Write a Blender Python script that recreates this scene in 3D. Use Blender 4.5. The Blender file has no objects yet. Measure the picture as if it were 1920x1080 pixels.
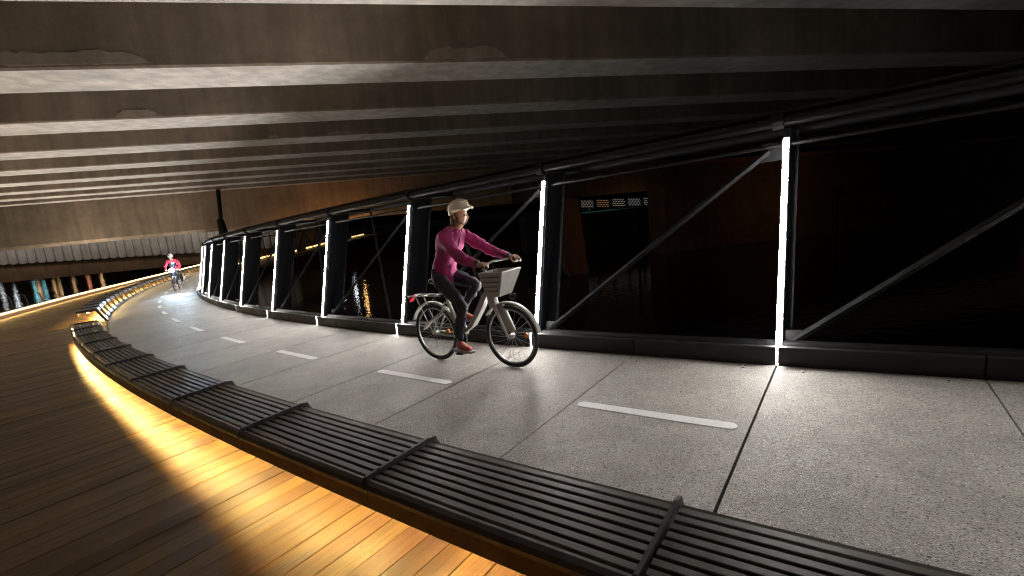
import bpy, bmesh, math, random
from mathutils import Vector, Matrix
random.seed(7)
SC = bpy.context.scene
COL = SC.collection

# ------------------------------------------------------------------ camera, world, exposure
F_PX = 893.3966
PITCH, ROLL = -0.1753347388963594, 0.09256045862951726
_cp, _sp, _cr, _sr = math.cos(PITCH), math.sin(PITCH), math.cos(ROLL), math.sin(ROLL)
_base = Matrix(((1, 0, 0), (0, 0, 1), (0, -1, 0)))
_rp = Matrix(((1, 0, 0), (0, _cp, _sp), (0, -_sp, _cp)))
_rr = Matrix(((_cr, -_sr, 0), (_sr, _cr, 0), (0, 0, 1)))
_M = _rr @ _rp @ _base
cam = bpy.data.cameras.new('camera')
cam.sensor_width = 36.0
cam.lens = F_PX / 1920 * 36.0
cam.clip_start, cam.clip_end = 0.05, 2000
cam_o = bpy.data.objects.new('camera', cam)
COL.objects.link(cam_o)
cam_o.matrix_world = Matrix.Translation((0, 0, 1.7)) @ _M.transposed().to_4x4()
SC.camera = cam_o

w = bpy.data.worlds.new('World')
SC.world = w
w.use_nodes = True
nt = w.node_tree
sky = nt.nodes.new('ShaderNodeTexSky')
sky.sky_type = 'NISHITA'
sky.sun_disc = False
sky.sun_elevation = math.radians(-3)
sky.sun_rotation = math.radians(200)
nt.links.new(sky.outputs[0], nt.nodes['Background'].inputs[0])
nt.nodes['Background'].inputs[1].default_value = 0.14
SC.view_settings.view_transform = 'Standard'
SC.view_settings.look = 'None'
SC.view_settings.gamma = 1.0
SC.view_settings.use_curve_mapping = False
SC.view_settings.exposure = 0.0
SC.render.engine = 'CYCLES'
SC.cycles.max_bounces = 6
SC.cycles.diffuse_bounces = 3
SC.cycles.glossy_bounces = 3
SC.cycles.caustics_reflective = False
SC.cycles.caustics_refractive = False
SC.cycles.sample_clamp_indirect = 4.0
SC.cycles.filter_width = 1.1
SC.cycles.use_denoising = True
try:
    SC.cycles.denoiser = 'OPENIMAGEDENOISE'
    SC.cycles.denoising_input_passes = 'RGB_ALBEDO_NORMAL'
except Exception:
    pass

# light levels (one place)
L_STRIP = 235.0          # white lamp strips on the truss
L_BENCH = 255.0          # warm strips under the benches
L_REAR = 430.0           # added uplights behind the benches, to light the girders
L_RAIL = 26.0           # warm strip in the deck edge
L_SODIUM = 700.0
L_CAP = 350.0           # added up-facing strip on the deck edge, to light the girders
C_WHITE = (1.0, 0.955, 0.895)
C_WARM = (1.0, 0.67, 0.22)
C_REAR = (1.0, 0.86, 0.72)

# ------------------------------------------------------------------ path coordinates
# n = joint number along the path, v = metres outwards from the kerb, h = metres above the path
CX, CY = 44.15086, 61.00628
RK = 70.50657
OF, ST = -2.2047747434, -0.01974201143
RD_C = 42.2783
GA, GB = -0.04525014400858758, 0.0020750047589760735
LEAN = 0.232


def dv(n):
    return 0.00196 * max(0.0, n - 17.0) ** 2.4


def g(n):
    u = -n * ST * RD_C
    return 1.7 * (GA * u + 0.1 * GB * u * u)


def P(n, v, h=0.0):
    t = OF + n * ST
    r = RK + v + dv(n)
    return Vector((CX + r * math.cos(t), CY + r * math.sin(t), g(n) + h))


def tangent(n):          # towards falling n
    a, b = P(n + .05, 0), P(n - .05, 0)
    d = b - a
    return d.normalized()


GD = Vector((0.9708, 0.2399, 0)).normalized()     # bridge girder direction
GP = Vector((-GD.y, GD.x, 0))                      # across the girders


def G(a, p, z):
    return GD * a + GP * p + Vector((0, 0, z))


# ------------------------------------------------------------------ mesh helpers
class MB:
    def __init__(self):
        self.v, self.f, self.uv = [], [], []

    def face(self, idx, uvs=None):
        self.f.append(tuple(idx))
        self.uv.append(uvs)

    def hexa(self, c):
        """eight corners: bottom loop 0-3, top loop 4-7"""
        b = len(self.v)
        self.v += [Vector(x) for x in c]
        for q in ((3, 2, 1, 0), (4, 5, 6, 7), (0, 1, 5, 4), (1, 2, 6, 5), (2, 3, 7, 6), (3, 0, 4, 7)):
            self.face([b + i for i in q])
        return self

    def box(self, c, s, rot=None):
        c = Vector(c)
        pts = []
        for z in (-.5, .5):
            for x, y in ((-.5, -.5), (.5, -.5), (.5, .5), (-.5, .5)):
                o = Vector((x * s[0], y * s[1], z * s[2]))
                if rot is not None:
                    o = rot @ o
                pts.append(c + o)
        return self.hexa(pts)

    def beam(self, a, b, w, d, up=Vector((0, 0, 1))):
        a, b = Vector(a), Vector(b)
        t = (b - a).normalized()
        s = t.cross(up)
        if s.length < 1e-4:
            s = t.cross(Vector((1, 0, 0)))
        s.normalize()
        u = s.cross(t)
        pts = []
        for o in (a, b):
            pts += [o - s * w / 2 - u * d / 2, o + s * w / 2 - u * d / 2, o + s * w / 2 + u * d / 2, o - s * w / 2 + u * d / 2]
        return self.hexa(pts)

    def sweep(self, pts, prof, closed=False, caps=True):
        """pts: list of functions/frames giving the ring for each station: list of list of Vectors"""
        b = len(self.v)
        m = len(prof[0])
        for r in prof:
            self.v += [Vector(x) for x in r]
        k = len(prof)
        for i in range(k - (0 if closed else 1)):
            j = (i + 1) % k
            for a in range(m):
                c = (a + 1) % m
                self.face((b + i * m + a, b + i * m + c, b + j * m + c, b + j * m + a))
        if caps and not closed:
            self.face([b + a for a in reversed(range(m))])
            self.face([b + (k - 1) * m + a for a in range(m)])
        return self

    def tube(self, pts, r, n=8, closed=False):
        pts = [Vector(p) for p in pts]
        rs = r if isinstance(r, (list, tuple)) else [r] * len(pts)
        rings = []
        prev = None
        k = len(pts)
        for i, p in enumerate(pts):
            if closed:
                t = pts[(i + 1) % k] - pts[i - 1]
            else:
                t = pts[min(i + 1, k - 1)] - pts[max(i - 1, 0)]
            t.normalize()
            if prev is None:
                s = t.cross(Vector((0, 0, 1)))
                if s.length < .05:
                    s = t.cross(Vector((0, 1, 0)))
            else:
                s = prev - t * prev.dot(t)
            s.normalize()
            prev = s
            u = t.cross(s)
            rings.append([p + (s * math.cos(a) + u * math.sin(a)) * rs[i] for a in [2 * math.pi * q / n for q in range(n)]])
        return self.sweep(None, rings, closed)

    def ball(self, c, r, seg=12, rings=8):
        c = Vector(c)
        rr = r if isinstance(r, (tuple, list)) else (r, r, r)
        prof = []
        for i in range(rings + 1):
            a = math.pi * i / rings
            a = min(max(a, .02), math.pi - .02)
            prof.append([c + Vector((rr[0] * math.sin(a) * math.cos(b), rr[1] * math.sin(a) * math.sin(b), rr[2] * math.cos(a)))
                         for b in [2 * math.pi * q / seg for q in range(seg)]])
        return self.sweep(None, prof[::-1])

    def xform(self, m):
        self.v = [m @ x for x in self.v]
        return self

    def build(self, name, mat, parent=None, smooth=False, loc=None, kind=None):
        origin = Vector((0, 0, 0))
        if parent is not None:
            q = parent
            while q is not None:
                origin += q.location
                q = q.parent
        elif loc is not None:
            origin = Vector(loc)
        me = bpy.data.meshes.new(name)
        me.from_pydata([tuple(x - origin) for x in self.v], [], self.f)
        if any(u is not None for u in self.uv):
            ul = me.uv_layers.new(name='UVMap')
            li = 0
            for f, u in zip(self.f, self.uv):
                for i in range(len(f)):
                    ul.data[li].uv = u[i] if u is not None else (0, 0)
                    li += 1
        if smooth:
            for p in me.polygons:
                p.use_smooth = True
        mats = mat if isinstance(mat, (list, tuple)) else [mat]
        for m in mats:
            me.materials.append(m)
        o = bpy.data.objects.new(name, me)
        COL.objects.link(o)
        if parent is not None:
            o.parent = parent
        elif loc is not None:
            o.location = origin
        if kind:
            o['kind'] = kind
        return o


def tag(o, label, cat, group=None):
    o['label'] = label
    o['category'] = cat
    if group:
        o['group'] = group
    return o


def thing(name, label, cat, loc=(0, 0, 0), group=None):
    o = bpy.data.objects.new(name, None)
    o.empty_display_size = .2
    COL.objects.link(o)
    o.location = loc
    return tag(o, label, cat, group)


def struct(name):
    o = bpy.data.objects.new(name, None)
    COL.objects.link(o)
    o['kind'] = 'structure'
    return o


def bevel(o, wdt=.004, seg=1):
    m = o.modifiers.new('bevel', 'BEVEL')
    m.width = wdt
    m.segments = seg
    m.limit_method = 'ANGLE'
    return o


# ------------------------------------------------------------------ materials
def new_mat(name):
    m = bpy.data.materials.new(name)
    m.use_nodes = True
    return m, m.node_tree, m.node_tree.nodes['Principled BSDF']


class NT:
    """tiny node-tree writer"""

    def __init__(self, t):
        self.t = t

    def n(self, typ, **kw):
        x = self.t.nodes.new(typ)
        for k, val in kw.items():
            if k.startswith('i_'):
                key = k[2:]
                x.inputs[int(key) if key.isdigit() else key].default_value = val
            else:
                setattr(x, k, val)
        return x

    def l(self, a, b):
        self.t.links.new(a, b)

    def noise(self, vec, scale, detail=4, rough=.55):
        x = self.n('ShaderNodeTexNoise')
        x.inputs['Scale'].default_value = scale
        x.inputs['Detail'].default_value = detail
        x.inputs['Roughness'].default_value = rough
        if vec is not None:
            self.l(vec, x.inputs['Vector'])
        return x.outputs['Fac']

    def ramp(self, fac, stops):
        x = self.n('ShaderNodeValToRGB')
        e = x.color_ramp.elements
        while len(e) < len(stops):
            e.new(.5)
        for el, (p, c) in zip(e, stops):
            el.position = p
            el.color = (c, c, c, 1) if isinstance(c, (int, float)) else tuple(c) + (1,)
        self.l(fac, x.inputs[0])
        return x.outputs[0]

    def mix(self, fac, a, b, mode='MIX'):
        x = self.n('ShaderNodeMix', data_type='RGBA', blend_type=mode)
        for s, val in ((0, fac), (6, a), (7, b)):
            if hasattr(val, 'is_output'):
                self.l(val, x.inputs[s])
            elif isinstance(val, (int, float)) and s:
                x.inputs[s].default_value = (val, val, val, 1)
            elif s:
                x.inputs[s].default_value = tuple(val) + (1,)
            else:
                x.inputs[s].default_value = val
        return x.outputs[2]

    def math(self, op, a, b=0.0, c=None):
        x = self.n('ShaderNodeMath', operation=op)
        for i, val in enumerate((a, b, c)):
            if val is None:
                continue
            if hasattr(val, 'is_output'):
                self.l(val, x.inputs[i])
            else:
                x.inputs[i].default_value = val
        return x.outputs[0]

    def scale(self, vec, s):
        x = self.n('ShaderNodeMapping')
        x.inputs['Scale'].default_value = s
        self.l(vec, x.inputs['Vector'])
        return x.outputs[0]

    def bump(self, h, strength, dist=.01):
        x = self.n('ShaderNodeBump')
        x.inputs['Strength'].default_value = strength
        x.inputs['Distance'].default_value = dist
        self.l(h, x.inputs['Height'])
        return x.outputs[0]


def plain(name, col, rough=.5, metal=0.0, var=.25, scale=12.0, bumps=.0, spec=.5):
    m, t, b = new_mat(name)
    N = NT(t)
    tc = N.n('ShaderNodeTexCoord').outputs['Object']
    f = N.noise(tc, scale, 5)
    lo = tuple(c * (1 - var) for c in col)
    hi = tuple(min(1, c * (1 + var)) for c in col)
    N.l(N.ramp(f, ((.3, lo), (.7, hi))), b.inputs['Base Color'])
    N.l(N.ramp(N.noise(tc, scale * 2.3, 3), ((.3, max(0, rough - .1)), (.7, min(1, rough + .12)))), b.inputs['Roughness'])
    b.inputs['Metallic'].default_value = metal
    b.inputs['Specular IOR Level'].default_value = spec
    if bumps:
        N.l(N.bump(N.noise(tc, scale * 6, 3), bumps, .004), b.inputs['Normal'])
    return m


def emit(name, col, strength):
    m, t, b = new_mat(name)
    b.inputs['Base Color'].default_value = (.8, .8, .8, 1)
    b.inputs['Emission Color'].default_value = tuple(col) + (1,)
    b.inputs['Emission Strength'].default_value = strength
    return m


def concrete_mat(name, base, warm=(1, .95, .88), stain=.35):
    m, t, b = new_mat(name)
    N = NT(t)
    tc = N.n('ShaderNodeTexCoord').outputs['Object']
    big = N.noise(tc, .55, 5, .6)
    mid = N.noise(tc, 3.5, 6, .65)
    fine = N.noise(tc, 40, 4, .7)
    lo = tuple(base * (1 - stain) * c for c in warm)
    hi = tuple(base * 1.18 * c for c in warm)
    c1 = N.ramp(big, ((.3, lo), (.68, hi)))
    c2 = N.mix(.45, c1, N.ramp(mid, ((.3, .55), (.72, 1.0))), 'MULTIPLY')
    c3 = N.mix(.35, c2, N.ramp(fine, ((.35, .6), (.65, 1.0))), 'MULTIPLY')
    # rain streaks running down, long along the casting
    st = N.noise(N.scale(tc, (2.2, 2.2, .12)), 1.6, 4, .6)
    c4 = N.mix(.4, c3, N.ramp(st, ((.4, .5), (.62, 1.0))), 'MULTIPLY')
    # bug holes
    vor = N.n('ShaderNodeTexVoronoi')
    vor.inputs['Scale'].default_value = 9
    N.l(tc, vor.inputs['Vector'])
    hole = N.ramp(vor.outputs['Distance'], ((.05, .35), (.09, 1.0)))
    c5 = N.mix(.5, c4, hole, 'MULTIPLY')
    N.l(c5, b.inputs['Base Color'])
    b.inputs['Roughness'].default_value = .85
    b.inputs['Specular IOR Level'].default_value = .25
    N.l(N.bump(N.math('ADD', mid, N.math('MULTIPLY', fine, .4)), .35, .02), b.inputs['Normal'])
    return m


def path_mat():
    m, t, b = new_mat('exposed aggregate concrete')
    N = NT(t)
    tc = N.n('ShaderNodeTexCoord').outputs['Object']
    v1 = N.n('ShaderNodeTexVoronoi')
    v1.inputs['Scale'].default_value = 165
    N.l(tc, v1.inputs['Vector'])
    hsv = N.n('ShaderNodeSeparateColor')
    N.l(v1.outputs['Color'], hsv.inputs[0])
    stone = N.ramp(hsv.outputs[0], ((0.0, (.07, .066, .060)), (.10, (.23, .220, .202)), (.2, (.35, .336, .31)), (.8, (.445, .427, .395)), (.93, (.50, .485, .455)), (1.0, (.74, .725, .69))))
    fine = N.noise(tc, 260, 3, .7)
    c = N.mix(.35, stone, N.ramp(fine, ((.3, .4), (.7, 1.2))), 'MULTIPLY')
    big = N.noise(tc, .9, 5, .6)
    c = N.mix(.55, c, N.ramp(big, ((.3, .74), (.7, 1.05))), 'MULTIPLY')
    oi = N.n('ShaderNodeObjectInfo')
    c = N.mix(.7, c, N.ramp(oi.outputs['Random'], ((0, .80), (1, 1.08))), 'MULTIPLY')
    wear = N.noise(N.scale(tc, (1.2, 1.2, 1)), 2.4, 6, .7)
    c = N.mix(.4, c, N.ramp(wear, ((.42, .62), (.58, 1.0))), 'MULTIPLY')
    N.l(c, b.inputs['Base Color'])
    N.l(N.ramp(hsv.outputs[1], ((0, .3), (.2, .6), (1, .85))), b.inputs['Roughness'])
    b.inputs['Specular IOR Level'].default_value = .4
    N.l(N.bump(N.math('ADD', v1.outputs['Distance'], fine), .55, .006), b.inputs['Normal'])
    return m


def plank_mat():
    m, t, b = new_mat('hardwood deck board')
    N = NT(t)
    uv = N.n('ShaderNodeTexCoord').outputs['UV']
    oi = N.n('ShaderNodeObjectInfo').outputs['Random']
    sep = N.n('ShaderNodeSeparateXYZ')
    N.l(uv, sep.inputs[0])
    shift = N.n('ShaderNodeCombineXYZ')
    N.l(N.math('ADD', sep.outputs[0], N.math('MULTIPLY', oi, 61.0)), shift.inputs[0])
    N.l(sep.outputs[1], shift.inputs[1])
    N.l(N.math('MULTIPLY', oi, 37.0), shift.inputs[2])
    vec = shift.outputs[0]
    grain = N.noise(N.scale(vec, (1.2, 60, 1)), 1.5, 6, .65)
    broad = N.noise(N.scale(vec, (.6, 9, 1)), 1.3, 4, .6)
    base = N.ramp(oi, ((0.0, (.105, .050, .016)), (.2, (.23, .120, .032)), (.38, (.14, .062, .018)), (.58, (.28, .165, .042)), (.78, (.175, .080, .024)), (1.0, (.31, .19, .055))))
    c = N.mix(.75, base, N.ramp(grain, ((.30, .32), (.64, 1.15))), 'MULTIPLY')
    c = N.mix(.6, c, N.ramp(broad, ((.3, .62), (.7, 1.15))), 'MULTIPLY')
    # dark weathered checks on some boards only
    r2 = N.math('FRACT', N.math('MULTIPLY', oi, 17.31))
    crack = N.noise(N.scale(vec, (2.2, 75, 1)), 1.0, 3, .5)
    cm = N.math('MULTIPLY', N.ramp(crack, ((.60, 0.0), (.68, 1.0))), N.math('GREATER_THAN', r2, .68))
    c = N.mix(N.math('MULTIPLY', cm, .8), c, (.05, .035, .022))
    tcw = N.n('ShaderNodeTexCoord').outputs['Object']
    patchy = N.noise(tcw, 1.1, 5, .65)
    c = N.mix(.6, c, N.ramp(patchy, ((.34, .55), (.62, 1.05))), 'MULTIPLY')
    # screw heads in pairs, on the joist lines
    fu = N.math('SUBTRACT', N.math('FRACT', N.math('DIVIDE', sep.outputs[0], .55)), .35)
    du = N.math('MULTIPLY', fu, .55)
    dvv = N.math('SUBTRACT', N.math('ABSOLUTE', N.math('SUBTRACT', sep.outputs[1], .07)), .042)
    d = N.math('SQRT', N.math('ADD', N.math('POWER', N.math('ABSOLUTE', du), 2), N.math('POWER', N.math('ABSOLUTE', dvv), 2)))
    head = N.math('LESS_THAN', d, .0065)
    c = N.mix(N.math('MULTIPLY', head, .85), c, (.04, .03, .022))
    N.l(c, b.inputs['Base Color'])
    N.l(N.ramp(broad, ((.3, .36), (.7, .58))), b.inputs['Roughness'])
    b.inputs['Specular IOR Level'].default_value = .45
    h = N.math('SUBTRACT', N.math('MULTIPLY', grain, .5), N.math('ADD', head, cm))
    N.l(N.bump(h, .35, .003), b.inputs['Normal'])
    return m


def water_mat():
    m, t, b = new_mat('river water')
    N = NT(t)
    tc = N.n('ShaderNodeTexCoord').outputs['Object']
    b.inputs['Base Color'].default_value = (.004, .006, .009, 1)
    b.inputs['Roughness'].default_value = .06
    b.inputs['IOR'].default_value = 1.33
    a = N.noise(N.scale(tc, (1, 1.6, 1)), 1.5, 3, .5)
    c = N.noise(tc, 6.0, 2, .5)
    N.l(N.bump(N.math('ADD', a, N.math('MULTIPLY', c, .25)), .4, .035), b.inputs['Normal'])
    return m


M_PATH = path_mat()
M_PLANK = plank_mat()
M_WATER = water_mat()
M_SOFFIT = concrete_mat('lit-up soffit concrete', .60, (1, .96, .91), .18)  # girder concrete lightened so the undersides look lit
M_GIRDER = concrete_mat('girder web concrete', .29, (1, .82, .64), .35)  # same girders, darker and warmer so the webs look shaded
M_WALL = concrete_mat('edge beam concrete', .30, (1, .80, .58), .25)
M_PATCH = concrete_mat('repair mortar', .40, (1, .86, .72), .2)
M_FENDER = concrete_mat('fender panel concrete', .40, (1, .97, .95), .2)
M_BROWN = concrete_mat('brown concrete', .20, (1, .62, .38), .3)  # brown tone that holds the orange lamplight of pier leg and cap
M_PIER = concrete_mat('pier concrete', .12, (1, .82, .78), .3)
M_STEEL = plain('charcoal painted steel', (.008, .0082, .0095), .55, 0.0, .25, 6, spec=.2)
M_POST = plain('dark grey coated steel', (.012, .014, .019), .6, 0.0, .15, 5, spec=.2)
M_CHORD = plain('dark bronze tube', (.010, .0095, .0095), .5, 0, .25, 7, spec=.2)
M_KERB = plain('bronze kerb plate', (.016, .015, .0145), .45, 0, .25, 4, spec=.35)
M_SLAT = plain('charcoal bench slat', (.085, .074, .068), .42, 0, .25, 9, .15)
M_RIB = plain('black bench steel', (.028, .027, .029), .35, .2, .2, 10)
M_FASCIA = plain('oiled timber fascia', (.17, .095, .045), .5, 0, .3, 7)
M_PAINT = plain('white road marking', (.72, .72, .74), .7, 0, .08, 30, .2)
M_DARK = plain('black void membrane', (.012, .012, .012), .8)
M_STUD = plain('steel path stud', (.62, .62, .6), .3, .8, .1, 30)
M_BLACK = plain('black rubber', (.018, .018, .02), .6)
M_ALU = plain('brushed aluminium', (.55, .55, .56), .35, .9, .1, 30)
M_BIKE = plain('pale grey bicycle enamel', (.55, .54, .50), .35, 0, .06, 10)
M_BIKE2 = plain('graphite bicycle paint', (.07, .07, .08), .3, .2, .1, 10)
M_SKIN = plain('skin', (.52, .30, .20), .55, 0, .1, 20)
M_PINK = plain('magenta jacket cloth', (.36, .022, .15), .7, 0, .2, 9, .25)
M_NAVY = plain('dark navy trousers cloth', (.018, .019, .028), .8, 0, .2, 14, .2)
M_SHOE = plain('coral shoe', (.62, .13, .12), .6, 0, .1, 20)
M_SOLE = plain('pale shoe sole', (.40, .40, .45), .6, 0, .1, 20)
M_HELM = plain('cream helmet shell', (.66, .58, .46), .4, 0, .06, 14)
M_HAIR = plain('brown hair', (.085, .045, .022), .6, 0, .4, 40)
M_RED = plain('red sleeve cloth', (.62, .03, .06), .7, 0, .15, 12, .2)
M_VEST = plain('black jersey cloth', (.02, .025, .035), .7, 0, .2, 12, .2)
M_WHITE = plain('white plastic', (.75, .75, .75), .4, 0, .05, 20)
M_LENS = plain('dark lens', (.01, .01, .012), .1)
M_STRIP = emit('white lamp diffuser', C_WHITE, L_STRIP)
M_GAPSTRIP = emit('white kerb gap strip', C_WHITE, L_STRIP * .55)
M_BLED = emit('warm bench strip', C_WARM, L_BENCH)
M_REAR = emit('added bench uplight', C_REAR, L_REAR)
M_CAPL = emit('added cap uplight', (1.0, .84, .66), L_CAP)
M_RAIL = emit('warm deck edge strip', C_WARM, L_RAIL)
M_SOD = emit('sodium lamp glass', (1.0, .42, .10), L_SODIUM)
M_HEAD = emit('bicycle headlight', (.55, .80, 1.0), 160.0)
M_ORANGE_REF = plain('amber reflector', (.75, .22, .03), .3)


def lampmat(name, col, s):
    return emit(name, col, s)


# ------------------------------------------------------------------ water
mb = MB()
mb.v = [Vector(x) for x in ((-500, -60, -4.5), (400, -60, -4.5), (400, 700, -4.5), (-500, 700, -4.5))]
mb.face((0, 1, 2, 3))
mb.build('water', M_WATER, kind='structure')

# ------------------------------------------------------------------ concrete cycle path
path = struct('path')
W_PATH = 2.80
GAPN = .0042
for n in range(-5, 58):
    gl = GAPN * (1.5 if n == 0 else 1.0)
    gr = GAPN * (1.5 if n == -1 else 1.0)
    sub = 4
    mb = MB()
    rings = []
    for i in range(sub + 1):
        x = n + gl + (1 - gl - gr) * i / sub
        rings.append([P(x, .012, -.16), P(x, W_PATH, -.16), P(x, W_PATH, -.006), P(x, W_PATH - .006, 0), P(x, .018, 0), P(x, .012, -.006)])
    mb.sweep(None, rings)
    mb.build('concrete_panel', M_PATH, path)
# dark bedding under the open joints
mb = MB()
rings = [[P(n, .0, -.30), P(n, W_PATH + .04, -.30), P(n, W_PATH + .04, -.17), P(n, .0, -.17)] for n in range(-5, 59)]
mb.sweep(None, rings)
mb.build('path_bearer', M_DARK, path)
# rounded centre dashes, one on every second panel
for n in range(-4, 44, 2):
    a, bq, hw = n + .055, n + .955, .052
    mb = MB()
    top = []
    nn = hw / 1.365
    for k in range(9):
        th_ = math.pi / 2 + math.pi * k / 8
        top.append((a + nn + nn * math.cos(th_), 1.385 + hw * math.sin(th_)))
    for k in range(1, 5):
        top.append((a + (bq - a) * k / 5, 1.385 - hw))
    for k in range(9):
        th_ = -math.pi / 2 + math.pi * k / 8
        top.append((bq - nn + nn * math.cos(th_), 1.385 + hw * math.sin(th_)))
    for k in range(1, 5):
        top.append((bq - (bq - a) * k / 5, 1.385 + hw))
    m_ = len(top)
    mb.v = [P(x, y, .004) for x, y in top] + [P(x, y, .0005) for x, y in top]
    mb.face(list(range(m_))[::-1])
    for k in range(m_):
        q = (k + 1) % m_
        mb.face((k, q, m_ + q, m_ + k))
    mb.build('lane_dash', M_PAINT, path)
# flush studs near the kerb
for n, v in ((-.84, .10), (-.163, .107), (.187, .097), (1.866, .124), (3.88, .11), (5.22, .109), (7.8, .11), (9.2, .11)):
    c = P(n, v + .02, .001)
    mb = MB()
    t_ = tangent(n)
    s_ = Vector((-t_.y, t_.x, 0))
    ring = []
    for r_, z_ in ((.034, 0.0), (.030, .004)):
        ring.append([c + t_ * math.cos(a) * r_ + s_ * math.sin(a) * r_ + Vector((0, 0, z_)) for a in [2 * math.pi * k / 14 for k in range(14)]])
    mb.sweep(None, ring)
    mb.build('path_stud', M_STUD, path)

# ------------------------------------------------------------------ kerb
kerb = thing('kerb', 'low dark metal kerb running along the foot of the lit truss', 'kerb', P(0, -.06))
for n in range(-5, 40):
    gl = .0045
    for_even = (n % 2 == 0)
    a = n + (.007 if n % 2 == 0 else gl)
    b_ = n + 1 - (.007 if n % 2 else gl)
    mb = MB()
    rings = []
    for i in range(4):
        x = a + (b_ - a) * i / 3
        rings.append([P(x, 0, -.10), P(x, 0, .166), P(x, -.006, .172), P(x, -.05, .172), P(x, -.05, .16), P(x, -.014, .16), P(x, -.014, -.10)])
    mb.sweep(None, rings)
    mb.build('kerb_plate', M_KERB, kerb)

# ------------------------------------------------------------------ truss
truss = thing('truss_balustrade', 'long dark steel truss railing beside the cycle path, leaning outwards', 'truss', P(0, -.2))


def T(n, h, off=0.0):      # point on the leaning plane of the truss
    return P(n, -.095 - LEAN * h - off, h)


rng = [x * .5 for x in range(-11, 79)]
# top chord (round tube) with a slimmer rail in front and one below
MB().tube([T(n, 2.235, .05) for n in rng], .048, 10).build('top_chord', M_CHORD, truss, True)
MB().tube([T(n, 2.325, .10) for n in rng], .030, 8).build('handrail', M_STEEL, truss, True)
MB().tube([T(n, 2.02, .17) for n in rng], .022, 6).build('lower_rail', M_CHORD, truss, True)
MB().tube([T(n, .10, .14) for n in rng], .07, 8).build('bottom_chord', M_STEEL, truss, True)
MB().tube([T(n, 2.22, 1.00) for n in rng], .05, 8).build('rear_top_chord', M_STEEL, truss, True)
MB().tube([T(n, -.15, .90) for n in rng], .06, 8).build('rear_bottom_chord', M_STEEL, truss, True)
for n in range(-4, 40, 2):
    # post: a deep blade behind the lamp, with a shallow flange facing the path
    tn = tangent(n)
    mb = MB()
    prof = []
    for h in (-.05, 2.17):
        a0 = T(n, h, .06)
        wv = (P(n, -1) - P(n, 0)).normalized()
        fw, dp = .07, .36
        prof.append([a0 - tn * .026, a0 + tn * .026, a0 + tn * .026 + wv * dp, a0 + tn * fw + wv * dp, a0 + tn * fw + wv * (dp + .02),
                     a0 - tn * fw + wv * (dp + .02), a0 - tn * fw + wv * dp, a0 - tn * .026 + wv * dp])
    mb.sweep(None, prof)
    mb.build('post', M_POST, truss)
    # cross tie to the rear chord
    MB().tube([T(n, 2.22, .03), T(n, 2.22, 1.0)], .035, 6).build('cross_tie', M_STEEL, truss, True)
    # front diagonal: head of this post to the foot of the next one along
    MB().beam(T(n + .12, 1.98, .16), T(n + 1.93, .15, .16), .040, .055, GP).build('diagonal', M_STEEL, truss)
    for (na, ha) in ((.10, 1.97), (1.95, .16)):
        gm = MB()
        c0 = T(n + na, ha, .19)
        zz = (T(n, 2) - T(n, 1))
        gm.hexa([c0 - tn * .10 - zz * .09 - wv * .006, c0 + tn * .10 - zz * .09 - wv * .006, c0 + tn * .10 - zz * .09 + wv * .006, c0 - tn * .10 - zz * .09 + wv * .006,
                 c0 - tn * .10 + zz * .09 - wv * .006, c0 + tn * .10 + zz * .09 - wv * .006, c0 + tn * .10 + zz * .09 + wv * .006, c0 - tn * .10 + zz * .09 + wv * .006])
        gm.build('gusset_plate', M_STEEL, truss)
    # rear diagonal leaning the other way
    if n > 0:
        MB().beam(T(n + 1.95, 2.15, .95), T(n + 1.1, -.05, .85), .05, .07, GP).build('diagonal', M_STEEL, truss)
    # clamp on the top chord
    MB().tube([T(n + .02, 2.235, .03), T(n + .09, 2.235, .03)], .075, 10).build('collar', M_STEEL, truss)

# ------------------------------------------------------------------ white strip lamps on the posts
ORD = {-4: 'strip lamp out beyond the picture edge', -2: 'strip lamp just out of the picture edge'}
NAMES = ['tallest and brightest vertical white strip lamp, on the right by the long kerb joint',
         'vertical white strip lamp ahead of the front wheel of the pink cyclist',
         'vertical white strip lamp just behind the pink cyclist',
         'vertical white strip lamp, next one left of the pink cyclist',
         'vertical white strip lamp, fifth counted from the brightest one',
         'vertical white strip lamp, sixth counted from the brightest one',
         'vertical white strip lamp, seventh counted from the brightest one',
         'thin white strip lamp, last but one at the far bend',
         'shortest white strip lamp at the far left end of the truss']
for n in range(-4, 40, 2):
    k = n // 2
    if n < 0:
        lab = ORD[n]
    elif k < len(NAMES):
        lab = NAMES[k]
    else:
        lab = 'white strip lamp round the far bend, hidden behind the truss'
    lp = thing('strip_lamp', lab, 'strip lamp', T(n, .15, -.02), 'white strip lamps on the truss posts')
    if n < 0 or k >= len(NAMES):
        lp['group'] = 'white strip lamps on the truss posts'
    tn = tangent(n)
    wv = (P(n, 1) - P(n, 0)).normalized()
    wd = .024
    mb = MB()
    mb.sweep(None, [[T(n, h) - tn * wd, T(n, h) + tn * wd, T(n, h) + tn * wd * .95 + wv * .004, T(n, h) - tn * wd * .95 + wv * .004] for h in (.14, 2.07)])
    mb.build('diffuser', M_STRIP, lp)
    mb = MB()
    mb.sweep(None, [[T(n, h, .058) - tn * .024, T(n, h, .058) + tn * .024, T(n, h, .002) + tn * wd * .7, T(n, h, .002) - tn * wd * .7] for h in (.13, 2.085)])
    mb.build('housing', M_STEEL, lp)
    mb = MB()
    mb.box(P(n, -.010, .09), (.001, .001, .001))
    mb = MB()
    mb.sweep(None, [[P(n, -.030, h) - tn * .0045, P(n, -.030, h) + tn * .0045, P(n, -.003, h) + tn * .0045, P(n, -.003, h) - tn * .0045] for h in (.0, .17)])
    mb.build('kerb_strip', M_GAPSTRIP, lp)

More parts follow.
